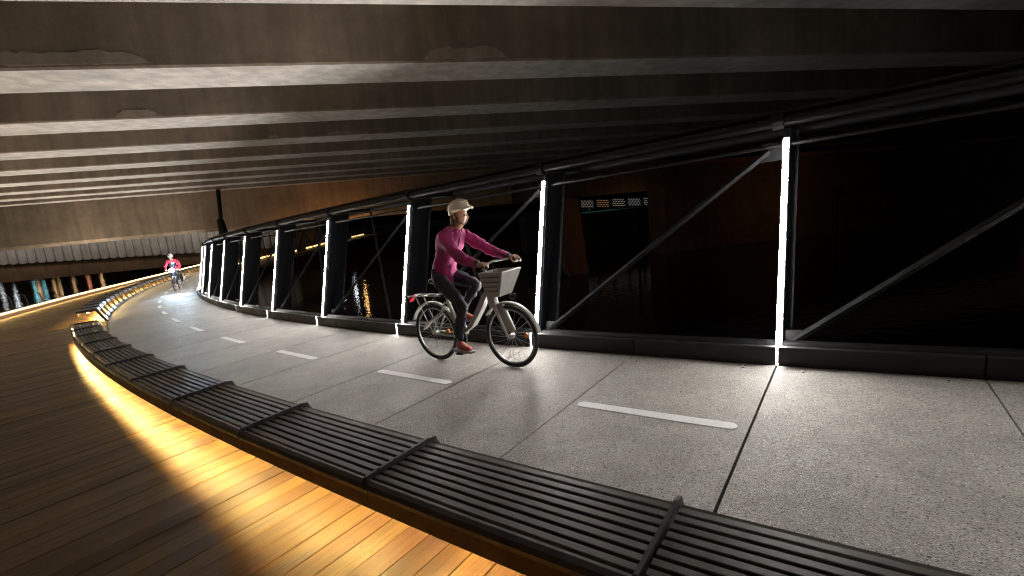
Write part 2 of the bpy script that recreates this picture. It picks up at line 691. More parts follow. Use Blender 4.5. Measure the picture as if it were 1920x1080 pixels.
# ------------------------------------------------------------------ timber deck
deck = struct('timber_deck')
RV = ((-12, 9.5), (5, 8.6), (12, 7.7), (16, 7.2), (18.9, 6.96), (21, 6.74), (23.7, 6.62), (26.9, 6.6), (30.7, 6.75), (36.5, 7.85), (40.9, 9.2), (47.2, 12.2), (60, 18.5))


def rail_v(n):
    for (a, x), (b_, y) in zip(RV, RV[1:]):
        if n <= b_:
            return x + (y - x) * (n - a) / (b_ - a) - dv(n)
    return RV[-1][1] - dv(n)


DN = .1085
planks = []
x = -8.0
while x < 52:
    planks.append((x, x + DN))
    x += DN
near = [p for p in planks if -2.6 < p[0] < 28.6]
far = [p for p in planks if not (-2.6 < p[0] < 28.6)]
near = near[:290]


def plank(mb, a, b_, dz):
    v0, v1 = 2.815, rail_v(a)
    gp = .0019
    vm = [v0, (v0 + v1) / 2, v1]
    base = len(mb.v)
    for v in vm:
        lo, hi = P(a + gp, v, -.03 + dz), P(b_ - gp, v, -.03 + dz)
        mb.v += [lo, hi, P(b_ - gp, v, dz - .003), P(b_ - gp * 1.6, v, dz), P(a + gp * 1.6, v, dz), P(a + gp, v, dz - .003)]
    wv_ = .145
    ys = [0, wv_, wv_, wv_ * .97, wv_ * .03, 0]
    for i in range(2):
        for q in range(6):
            r_ = (q + 1) % 6
            mb.face((base + i * 6 + q, base + i * 6 + r_, base + (i + 1) * 6 + r_, base + (i + 1) * 6 + q),
                    ((vm[i], ys[q]), (vm[i], ys[r_]), (vm[i + 1], ys[r_]), (vm[i + 1], ys[q])))
    mb.face([base + q for q in reversed(range(6))], [(vm[0], ys[q]) for q in reversed(range(6))])
    mb.face([base + 12 + q for q in range(6)], [(vm[2], ys[q]) for q in range(6)])


for a, b_ in near:
    mb = MB()
    plank(mb, a, b_, random.uniform(-.003, .003))
    mb.build('plank', M_PLANK, deck)
mb = MB()
for a, b_ in far:
    plank(mb, a, b_, random.uniform(-.002, .002))
mb.build('far_planks', M_PLANK, deck, kind='stuff')
mb = MB()
mb.sweep(None, [[P(n, 2.78, -.22), P(n, rail_v(n) + .12, -.22), P(n, rail_v(n) + .12, -.04), P(n, 2.78, -.04)] for n in range(-8, 53)])
mb.build('deck_bearer', M_DARK, deck)

# raised deck edge with a warm strip under its cap
edge = thing('deck_edge_rail', 'low deck edge upstand with a glowing warm strip, above the dark water', 'edge rail', P(20, rail_v(20)))
st_n = [9 + .5 * i for i in range(84)]
mb = MB()
mb.sweep(None, [[P(n, rail_v(n) + .05, -.2), P(n, rail_v(n) + .05, .22), P(n, rail_v(n) + .15, .22), P(n, rail_v(n) + .15, -.2)] for n in st_n])
mb.build('upstand', M_FASCIA, edge)
mb = MB()
mb.sweep(None, [[P(n, rail_v(n) - .02, .235), P(n, rail_v(n) - .02, .262), P(n, rail_v(n) + .18, .262), P(n, rail_v(n) + .18, .235)] for n in st_n])
mb.build('cap', M_SLAT, edge)
mb = MB()
mb.sweep(None, [[P(n, rail_v(n) - .018, .2621), P(n, rail_v(n) - .018, .281), P(n, rail_v(n) - .012, .281), P(n, rail_v(n) - .012, .2621)] for n in st_n])
mb.build('cap_lip', M_SLAT, edge)  # added lip that hides the cap uplight from view
mb = MB()
mb.sweep(None, [[P(n, rail_v(n) + .012, .185), P(n, rail_v(n) + .012, .23), P(n, rail_v(n) + .048, .23), P(n, rail_v(n) + .048, .185)] for n in st_n])
mb.build('light_strip', M_RAIL, edge)
mb = MB()
mb.sweep(None, [[P(n, rail_v(n) + .02, .2625), P(n, rail_v(n) + .05, .2625), P(n, rail_v(n) + .05, .268), P(n, rail_v(n) + .02, .268)] for n in st_n])
mb.build('added_cap_uplight', M_CAPL, edge)  # added uplight for the girder undersides, kept out of sight

# ------------------------------------------------------------------ benches
H_B = .425


def led_v(n):
    tab = ((-3, 3.16), (0, 3.25), (1.4, 3.335), (2.5, 3.375), (4.0, 3.42), (6, 3.45), (99, 3.45))
    for (a, x_), (b2, y_) in zip(tab, tab[1:]):
        if n <= b2:
            return x_ + (y_ - x_) * max(0, n - a) / (b2 - a)
    return tab[-1][1]


def frame_poly():
    return [(3.505, .385), (3.50, .425), (3.485, .447), (3.04, .452), (2.985, .440), (2.80, .012), (2.80, 0), (2.865, 0), (3.045, .365), (3.10, .385), (3.44, .385)]


def bench(n0, n1, label, bays_parts, led_v_f, rear):
    root = thing('bench', label, 'bench', P((n0 + n1) / 2, 3.15), 'slatted benches between path and timber deck')
    # frames
    for n in range(math.ceil(n0), math.floor(n1) + 1):
        mb = MB()
        rings = []
        for s in (-.006, .006):
            rings.append([P(n + s, v, h) for v, h in frame_poly()])
        mb.sweep(None, rings)
        mb.build('frame', M_RIB, root)
    span = bays_parts
    n = n0
    while n < n1 - 1e-6:
        e = min(n + span, n1)
        a, b2 = n + .012, e - .012
        st = [a + (b2 - a) * i / max(2, int(span * 2)) for i in range(max(2, int(span * 2)) + 1)]
        # top slats
        for k in range(8):
            va = 3.035 + k * .0535
            vb = va + .037
            j = random.uniform(-.0015, .0015)
            mb = MB()
            mb.sweep(None, [[P(x_, va, H_B - .03 + j), P(x_, vb, H_B - .03 + j), P(x_, vb, H_B - .003 + j), P(x_, vb - .003, H_B + j), P(x_, va + .003, H_B + j), P(x_, va, H_B - .003 + j)] for x_ in st])
            mb.build('slat', M_SLAT, root)
        mb = MB()
        mb.sweep(None, [[P(x_, 3.12, .368), P(x_, 3.452, .368), P(x_, 3.452, .374), P(x_, 3.12, .374)] for x_ in st])
        mb.build('light_shield', M_DARK, root)  # added board that keeps strip light out of the slat gaps
        if led_v_f is led_v:
            mb = MB()
            mb.sweep(None, [[P(x_, 3.124, .19), P(x_, 3.130, .19), P(x_, 3.130, .366), P(x_, 3.124, .366)] for x_ in st])
            mb.build('light_baffle', M_DARK, root)  # added board that stops bench light spilling onto the path
        # rounded nosing
        mb = MB()
        mb.sweep(None, [[P(x_, 3.468, .355), P(x_, 3.50, .36), P(x_, 3.508, .39), P(x_, 3.50, .415), P(x_, 3.482, .428), P(x_, 3.468, .428)] for x_ in st])
        mb.build('nosing', M_SLAT, root)
        # slats at the head and the foot of the sloping back
        for (va, ha, vb, hb) in ((3.012, .420, 2.965, .325), (2.868, .0925, 2.824, .012)):
            mb = MB()
            mb.sweep(None, [[P(x_, va, ha), P(x_, vb, hb), P(x_, vb + .025, hb - .006), P(x_, va + .025, ha - .006)] for x_ in st])
            mb.build('back_slat', M_SLAT, root)
        # timber fascia under the nosing
        mb = MB()
        mb.sweep(None, [[P(x_, 3.466, .268), P(x_, 3.492, .268), P(x_, 3.492, .354), P(x_, 3.466, .354)] for x_ in [n + .0012] + st[1:-1] + [e - .0012]])
        mb.build('fascia', M_FASCIA, root)
        n = e
    # strips
    seg = []
    k_ = math.ceil(n0)
    while k_ < n1 - .5:
        seg += [(k_ + .10, k_ + .44), (k_ + .56, k_ + .90)]
        k_ += 1
    stt = [n0 + .05 + (n1 - n0 - .1) * i / int((n1 - n0) * 2) for i in range(int((n1 - n0) * 2) + 1)]
    mb = MB()
    for a, b2 in seg:
        lw = .012 + .016 * min(1, max(0, (a - 1.5) / 3))
        mb.sweep(None, [[P(x_, led_v_f(x_) - lw, .351), P(x_, led_v_f(x_) + .008, .346), P(x_, led_v_f(x_) + .008, .353), P(x_, led_v_f(x_) - lw, .359)] for x_ in (a, b2)])
    mb.build('light_strip', M_BLED, root)
    mb = MB()
    mb.sweep(None, [[P(x_, 2.908, .062), P(x_, 2.911, .059), P(x_, 2.918, .068), P(x_, 2.915, .071)] for x_ in stt])
    mb.build('added_uplight', rear, root)  # added uplight that brightens the girder undersides
    mb = MB()
    mb.sweep(None, [[P(x_, 2.9165, .0725), P(x_, 2.924, .069), P(x_, 2.911, .050), P(x_, 2.903, .056), P(x_, 2.907, .0605), P(x_, 2.911, .0575)] for x_ in stt])
    mb.build('uplight_shroud', M_RIB, root)  # added channel that blocks the uplight's back and underside
    return root


bench(-3.0, 10.0, 'long curved bench of charcoal slats in the foreground between path and timber deck', 1.0, led_v, M_REAR)
bench(13.0, 46.0, 'further bench of dark slats with open glowing ribs, beyond the gap in the seating', 3.0, lambda n: 3.24, emit('dimmed bench uplight', C_REAR, L_REAR * .09))

# ------------------------------------------------------------------ road bridge overhead
bridge = thing('road_bridge', 'concrete road bridge with deep girders overhead', 'bridge', G(0, 15, 4.1))
SOFFIT = 4.1
GW = 1.21
gps = [1.55 + 3.42 * k - 3.42 for k in range(11)]
for p0 in gps:
    mb = MB()
    rings = []
    for a in range(-46, 63, 4):
        j = random.uniform(-.006, .006)
        rings.append([G(a, p0 + .03, SOFFIT), G(a, p0 + GW - .03, SOFFIT), G(a, p0 + GW, SOFFIT + .03), G(a, p0 + GW + .02 + j, SOFFIT + 1.28),
                      G(a, p0 - .02 + j, SOFFIT + 1.28), G(a, p0 + j * .5, SOFFIT + .03)])
    mb.sweep(None, rings)
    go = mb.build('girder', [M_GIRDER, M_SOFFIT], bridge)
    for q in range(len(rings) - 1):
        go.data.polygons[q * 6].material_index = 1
mb = MB()
mb.hexa([G(-46, -3, SOFFIT + 1.281), G(62, -3, SOFFIT + 1.281), G(62, 36.4, SOFFIT + 1.281), G(-46, 36.4, SOFFIT + 1.281),
         G(-46, -3, SOFFIT + 1.55), G(62, -3, SOFFIT + 1.55), G(62, 36.4, SOFFIT + 1.55), G(-46, 36.4, SOFFIT + 1.55)])
mb.build('deck_slab', M_GIRDER, bridge)
# edge beam at the far side, bottom edge chamfered
mb = MB()
mb.sweep(None, [[G(a, 35.4, 1.86), G(a, 35.62, 1.66), G(a, 36.4, 1.66), G(a, 36.4, SOFFIT + 1.28), G(a, 35.4, SOFFIT + 1.28)] for a in (-60, -30, -20, -10, 0, 9.4)])
mb.build('edge_beam', M_WALL, bridge)


def patch(a0, a1, p, z0, z1, seed):
    r = random.Random(seed)
    k = 26
    top, bot = [], []
    for i in range(k + 1):
        f = i / k
        env = min(1, 5 * f, 5 * (1 - f)) ** .5
        top.append((a0 + (a1 - a0) * f, z0 + (z1 - z0) * env * r.uniform(.72, 1.0)))
        bot.append((a0 + (a1 - a0) * f, z0 + r.uniform(0, .018)))
    mb = MB()
    loop = top + bot[::-1]
    m_ = len(loop)
    mb.v = [G(a, p - .018, z) for a, z in loop] + [G(a, p + .02, z) for a, z in loop]
    for i in range(k):
        mb.face((i, i + 1, m_ - 2 - i, m_ - 1 - i))
    for i in range(m_):
        j = (i + 1) % m_
        mb.face((i, m_ + i, m_ + j, j))
    return mb.build('repair_patch', M_PATCH, bridge)

patch(-5.55, -2.95, gps[3], SOFFIT + .05, SOFFIT + .26, 1)
patch(.95, 2.35, gps[3], SOFFIT + .035, SOFFIT + .25, 2)
patch(-5.0, -4.25, gps[4], SOFFIT + .04, SOFFIT + .19, 3)
patch(-12.2, -10.0, gps[5], SOFFIT + .05, SOFFIT + .27, 4)
patch(-1.3, -.6, gps[5], SOFFIT + .03, SOFFIT + .12, 5)
patch(-2.9, -2.6, gps[5], SOFFIT + .03, SOFFIT + .10, 6)

# piers
pier = thing('bridge_pier', 'broad dark concrete pier standing in the water behind the truss on the right', 'pier', G(26, 42, -4.5))
MB().hexa([G(25.85, 41, -5), G(75, 41, -5), G(75, 44, -5), G(25.85, 44, -5), G(25.85, 41, 4.09), G(75, 41, 4.09), G(75, 44, 4.09), G(25.85, 44, 4.09)]).build('shaft', M_PIER, pier)
MB().hexa([G(23.5, 40.6, 3.7), G(76, 40.6, 3.7), G(76, 44.4, 3.7), G(23.5, 44.4, 3.7), G(23.5, 40.6, 4.08), G(76, 40.6, 4.08), G(76, 44.4, 4.08), G(23.5, 44.4, 4.08)]).build('cap', M_BROWN, pier)
leg = thing('bridge_pier', 'slim tapering pier leg lit orange, seen just right of the front lamp post', 'pier', G(13.6, 36.4, -4.5))
mb = MB()
mb.hexa([G(13.9, 36.1, -5), G(15.6, 36.1, -5), G(15.6, 37.2, -5), G(13.9, 37.2, -5), G(12.6, 36.1, 1.66), G(15.0, 36.1, 1.66), G(15.0, 37.2, 1.66), G(12.6, 37.2, 1.66)])
mb.build('shaft', M_BROWN, leg)
MB().hexa([G(9.6, 35.6, 1.68), G(24, 35.6, 1.68), G(24, 37.4, 1.68), G(9.6, 37.4, 1.68), G(9.6, 35.6, 4.08), G(24, 35.6, 4.08), G(24, 37.4, 4.08), G(9.6, 37.4, 4.08)]).build('cap', M_PIER, leg)

# steel pile with a collar standing in front of the edge beam
pa = GD.dot(Vector((-16.9, 29.06, 0)))
pp_ = GP.dot(Vector((-16.9, 29.06, 0)))
prop = thing('steel_pile', 'slanting black steel pile with a thicker collar, between girders and the truss end', 'pile', G(pa + .25, pp_, -4.5))
MB().tube([G(pa + .10, pp_, 4.08), G(pa - .02, pp_, 2.7), G(pa - .10, pp_, 1.9)], .12, 12).build('shaft', M_STEEL, prop, True)
MB().tube([G(pa - .08, pp_, 2.35), G(pa - .10, pp_, 2.3), G(pa - .05, pp_, 1.55), G(pa + .02, pp_, .8), G(pa + .3, pp_, -5)], [.13, .20, .26, .34, .34], 12).build('collar', M_STEEL, prop, True)

# sodium floodlights on the pier cap side (hidden behind the truss from the path); the third is added to lift the dark pier
for i, (a, p, z, lab) in enumerate(((-3.5, 33.0, -.9, 'sodium floodlight on a bracket pile, below the edge beam near the lamps'),
                                    (19.0, 34.0, -1.0, 'sodium floodlight on a bracket pile, near the slim pier leg'),
                                    (38.0, 33.5, .2, 'added floodlight on a bracket pile, lifting the broad dark pier'))):
    fl = thing('floodlight', lab, 'floodlight', G(a, p, -4.5), 'sodium floodlights over the water')
    MB().tube([G(a, p, -5), G(a, p, z - .15)], .09, 8).build('post', M_STEEL, fl, True)
    MB().box(G(a, p - .1, z), (.62, .30, .46), Matrix.Rotation(math.atan2(GD.y, GD.x), 3, 'Z')).build('housing', M_STEEL, fl)
    c = G(a, p + .056, z)
    mb = MB()
    mb.hexa([c - GD * .2 + Vector((0, 0, -.12)), c + GD * .2 + Vector((0, 0, -.12)), c + GD * .2 + GP * .02 + Vector((0, 0, -.12)), c - GD * .2 + GP * .02 + Vector((0, 0, -.12)),
             c - GD * .2 + Vector((0, 0, .12)), c + GD * .2 + Vector((0, 0, .12)), c + GD * .2 + GP * .02 + Vector((0, 0, .12)), c - GD * .2 + GP * .02 + Vector((0, 0, .12))])
    mb.build('glass', emit('sodium glass', (1.0, .42, .10), L_SODIUM * (1.0 if i == 0 else .17)), fl)

# ------------------------------------------------------------------ fender wall beyond
fw = thing('fender_wall', 'pale grey wall of upright rounded panels over a brown beam, across the water', 'wall', G(-34, 80, -4.5))
PW = 80.0
k = 0
a = -92.0
while a < -14:
    f = (a + 50) / 30
    zb = -.15 - 1.05 * (a + 51.0) / 24.6
    zt = zb + 2.6 + 1.2 * max(0, (a + 40) / 24)
    wdt = .98
    mb = MB()
    rings = []
    for z, s in ((zb - .10, .55), (zb, .9), (zb + .06, 1), (zt, 1)):
        hw = wdt / 2 * s
        rings.append([G(a - hw, PW - .12, z), G(a - hw * .6, PW - .22, z), G(a + hw * .6, PW - .22, z), G(a + hw, PW - .12, z), G(a + hw, PW + .1, z), G(a - hw, PW + .1, z)])
    mb.sweep(None, rings)
    mb.build('panel', M_FENDER, fw)
    a += 1.06
mb = MB()
mb.hexa([G(-95, PW + .11, -2.1), G(-10, PW + .11, -3.1), G(-10, PW + 1.6, -3.1), G(-95, PW + 1.6, -2.1), G(-95, PW + .11, 9), G(-10, PW + .11, 9), G(-10, PW + 1.6, 9), G(-95, PW + 1.6, 9)])
mb.build('beam', M_BROWN, fw)
for a in range(-90, -12, 9):
    MB().tube([G(a, PW + .8, -6), G(a, PW + .8, -2.0)], .35, 8).build('pile', M_STEEL, fw, True)
mb = MB()
for a in (-88, -64, -40):
    pass

# added fill light for the fender wall, hidden behind the edge beam
fl = thing('fender_fill_light', 'added fill light in front of the far wall, out of sight', 'lamp', G(-40, PW - 2.5, 3.4))
MB().beam(G(-70, PW - 3.0, 4.6), G(-20, PW - 3.0, 4.6), .12, .03).build('diffuser', emit('fill light diffuser', (1, .86, .7), 60.0), fl)
MB().beam(G(-70, PW - 3.0, 4.68), G(-20, PW - 3.0, 4.68), .16, .08).build('housing', M_STEEL, fl)

# gangway hoops by the deck edge
hp = thing('ladder_rails', 'thin pale metal ladder hoops rising from the water past the deck edge', 'ladder', G(-31, 50, -4.5))
for i in range(4):
    a0 = G(-33.2 + i * 1.15, 52, -4.4)
    pts = [a0 + Vector((.15 * 0, 0, 0)), a0 + Vector((0, 0, 1.6)) + GD * -.05, a0 + Vector((0, 0, 2.0)) + GD * -.15, a0 + Vector((0, 0, 2.1)) + GD * -.4]
    MB().tube(pts, .05, 6).build('rail', M_ALU, hp, True)

# ------------------------------------------------------------------ far quay with lamps that only the water shows
quay = MB()
quay.hexa([G(-260, 190, -5), G(160, 190, -5), G(160, 260, -5), G(-260, 260, -5), G(-260, 190, -3.2), G(160, 190, -3.2), G(160, 260, -3.2), G(-260, 260, -3.2)])
quay.build('far_quay', M_PIER, kind='structure')


def ray(px, py):
    d = Vector(((px - 960) / F_PX, -(py - 540) / F_PX, -1))
    return _M.transposed() @ d


def quay_lamp(px, py, p, col, s, size, lab, grp):
    """lamp whose mirror image in the river is seen near (px,py): stands on its real spot on the far bank"""
    d = ray(px, py)
    pl = GP.dot(d)
    k_ = p / pl
    pos = Vector((0, 0, 1.7)) + d * k_
    pos.z = 2 * -4.5 - pos.z
    t_ = thing('quay_lamp', lab, 'lamp', (pos.x, pos.y, -4.0), grp)
    MB().tube([(pos.x, pos.y, -4.0), (pos.x, pos.y, pos.z - size)], .08, 6).build('post', M_STEEL, t_, True)
    MB().ball(pos, (size, size, size), 10, 8).build('globe', emit('globe', col, s), t_, True)


TEAL, ORG, WHT = (.25, .72, .85), (1.0, .58, .26), (.9, .95, 1.0)
for px, py, col, s, nm in ((70, 556, TEAL, 13.5, 'teal lamp on the far bank, its streak leftmost of the coloured cluster in the water'),
                           (78, 556, ORG, 11.7, 'orange lamp on the far bank, its streak between the two teal ones'),
                           (88, 555, TEAL, 10.8, 'second teal lamp on the far bank, its streak right of an orange one'),
                           (107, 556, ORG, 11.7, 'orange lamp on the far bank, left one of a close pair of streaks'),
                           (118, 555, ORG, 9.9, 'orange lamp on the far bank, right one of a close pair of streaks'),
                           (143, 548, ORG, 9.9, 'lone orange lamp on the far bank, streak above the bright deck edge'),
                           (170, 541, (1, .35, .2), 10.8, 'reddest lamp on the far bank, streak left of the ladder hoops'),
                           (36, 575, WHT, 20, 'faint white lamp on the far bank, streak near the deck edge'),
                           (8, 560, WHT, 9.9, 'white lamp on the far bank, streak at the very left of the water'),
                           (195, 540, ORG, 14, 'dim orange lamp on the far bank, streak beside the ladder hoops')):
    quay_lamp(px, py, 196, col, s, .42, nm, 'lamps on the far bank')
for px, py, col, s, nm in ((1112, 512, (.25, .8, .75), 110, 'left of two teal lamps glittering in the water below the light screen'),
                           (1146, 508, (.3, .8, .75), 90, 'right of two teal lamps glittering in the water below the light screen'),
                           (688, 565, (1.0, .55, .2), 60, 'orange lamp whose streak glitters left of the lamp behind the pink cyclist'),
                           (668, 545, WHT, 30, 'white lamp with its streak beside the orange one behind the truss'),
                           (642, 535, WHT, 45, 'white lamp with the broadest pale streak in the water behind the truss'),
                           (570, 548, WHT, 30, 'white lamp reflected between the fourth and fifth strip lamps'),
                           (542, 540, WHT, 30, 'white lamp reflected just right of the fifth strip lamp'),
                           (622, 560, WHT, 22, 'faint white lamp reflected beside the fourth strip lamp')):
    quay_lamp(px, py, 66 if px > 1000 else 96, col, s, .22, nm, 'lamps over the water behind the truss')

# dotted light panels on the far jetty, seen under the pier cap
jet = thing('light_screen', 'row of five small perforated light panels far off under the bridge', 'light screen', G(20, 55, -1))
for i in range(5):
    x0 = 1088 + i * 29.5
    dots = MB()
    r = random.Random(i)
    for iy in range(4):
        for ix in range(8):
            px_ = x0 + 2 + ix * 2.9 + (iy % 2) * 1.4
            py_ = 377 + iy * 3.6 - i * 1.2
            d = ray(px_, py_)
            c = Vector((0, 0, 1.7)) + d * (55.0 / GP.dot(d))
            dots.box(c, (.055, .03, .055))
    pnl_c = [Vector((0, 0, 1.7)) + ray(x0 + q[0], q[1] - i * 1.2) * (55.1 / GP.dot(ray(x0 + q[0], q[1] - i * 1.2))) for q in ((0, 391), (25, 390), (25, 373), (0, 374))]
    mb = MB()
    mb.hexa([pnl_c[0], pnl_c[1], pnl_c[1] + GP * .1, pnl_c[0] + GP * .1, pnl_c[3], pnl_c[2], pnl_c[2] + GP * .1, pnl_c[3] + GP * .1])
    pn = mb.build('panel', M_STEEL, jet)
    colr = [(.9, .85, .7), (1, .55, .25), (.9, .85, .6), (.85, .85, .8), (.85, .85, .85)][i]
    dots.build('lamp_dots', emit('screen dots', colr, .55), pn)
# jetty carrying the screen
mb = MB()
mb.hexa([G(16, 55, -5), G(32, 55, -5), G(32, 58, -5), G(16, 58, -5), G(16, 55, -.3), G(32, 55, -.3), G(32, 58, -.3), G(16, 58, -.3)])
mb.build('jetty', M_DARK, kind='structure')

# ------------------------------------------------------------------ far walkway seen through the truss
fwalk = thing('footbridge', 'distant truss footbridge with a golden light strip, seen through the near truss', 'footbridge', (-24, 42, -1.6))
fa, fb = Vector((-24.0, 41.8, -1.45)), Vector((-24.6, 86.0, -1.30))


def fwp(px, py, z):
    d = ray(px, py)
    return Vector((0, 0, 1.7)) + d * ((z - 1.7) / d.z)


Z0 = -1.4
pts = [fwp(px, py, Z0) for px, py in ((425, 502), (445, 497), (500, 482), (560, 470), (620, 454), (690, 438))]
pts[0].z = pts[1].z = Z0
side = Vector((1, .1, 0)).normalized()
MB().sweep(None, [[p + side * .0 + Vector((0, 0, -.35)), p + side * 2.4 + Vector((0, 0, -.35)), p + side * 2.4 + Vector((0, 0, -.1)), p + Vector((0, 0, -.1))] for p in pts]).build('deck', M_FASCIA, fwalk)
MB().tube([p + Vector((0, 0, 2.1)) for p in pts], .07, 6).build('top_chord', M_STEEL, fwalk)
MB().tube([p + Vector((0, 0, -.2)) for p in pts], .09, 6).build('bottom_chord', M_STEEL, fwalk)
tot = []
for p, q in zip(pts, pts[1:]):
    m_ = max(2, int((q - p).length / 2.4))
    tot += [p.lerp(q, i / m_) for i in range(m_)]
tot.append(pts[-1])
for i, (p, q) in enumerate(zip(tot, tot[1:])):
    if i % 2:
        MB().beam(p + Vector((0, 0, -.1)), q + Vector((0, 0, 2.1)), .09, .09).build('diagonal', M_STEEL, fwalk)
    else:
        MB().beam(p + Vector((0, 0, 2.1)), q + Vector((0, 0, -.1)), .09, .09).build('diagonal', M_STEEL, fwalk)
    if i % 4 != 3:
        e = p.lerp(q, .86)
        MB().beam(p + Vector((0, 0, .06)), e + Vector((0, 0, .06)), .05, .16).build('light_strip', emit('walk strip', (1.0, .60, .22), 2.2), fwalk)

# ------------------------------------------------------------------ people and bicycles


def skin_mesh(name, verts, edges, radii, mat, parent, root=0, sub=2):
    origin = Vector((0, 0, 0))
    q = parent
    while q is not None:
        origin += q.location
        q = q.parent
    me = bpy.data.meshes.new(name)
    me.from_pydata([tuple(Vector(x) - origin) for x in verts], edges, [])
    o = bpy.data.objects.new(name, me)
    COL.objects.link(o)
    sm = o.modifiers.new('skin', 'SKIN')
    sm.use_smooth_shade = True
    sv = me.skin_vertices[0].data
    for i, r in enumerate(radii):
        sv[i].radius = r if isinstance(r, tuple) else (r, r)
        sv[i].use_root = (i == root)
    ss = o.modifiers.new('sub', 'SUBSURF')
    ss.levels = ss.render_levels = sub
    bpy.context.view_layer.update()
    dg = bpy.context.evaluated_depsgraph_get()
    m2 = bpy.data.meshes.new_from_object(o.evaluated_get(dg))
    bpy.data.objects.remove(o)
    m2.name = name
    for p_ in m2.polygons:
        p_.use_smooth = True
    m2.materials.clear()
    m2.materials.append(mat)
    o2 = bpy.data.objects.new(name, m2)
    COL.objects.link(o2)
    o2.parent = parent
    return o2


def crumple(o, amp, freq, seed):
    from mathutils import noise
    me = o.data
    off = [v.normal * amp * (noise.noise(Vector(v.co) * freq + Vector((seed, 0, 0))) + .5 * noise.noise(Vector(v.co) * freq * 2.3 + Vector((0, seed, 0)))) for v in me.vertices]
    for v, d in zip(me.vertices, off):
        v.co += d
    me.update()


def frame_of(base, head):
    x = Vector((head.x, head.y, 0)).normalized()
    y = Vector((-x.y, x.x, 0))
    pitch = head.z / max(1e-6, Vector((head.x, head.y, 0)).length)
    X = Vector((x.x, x.y, pitch)).normalized()
    Z = X.cross(y)
    m = Matrix.Identity(4)
    for i, c in enumerate((X, y, Z)):
        m[0][i], m[1][i], m[2][i] = c.x, c.y, c.z
    m[0][3], m[1][3], m[2][3] = base.x, base.y, base.z
    return m


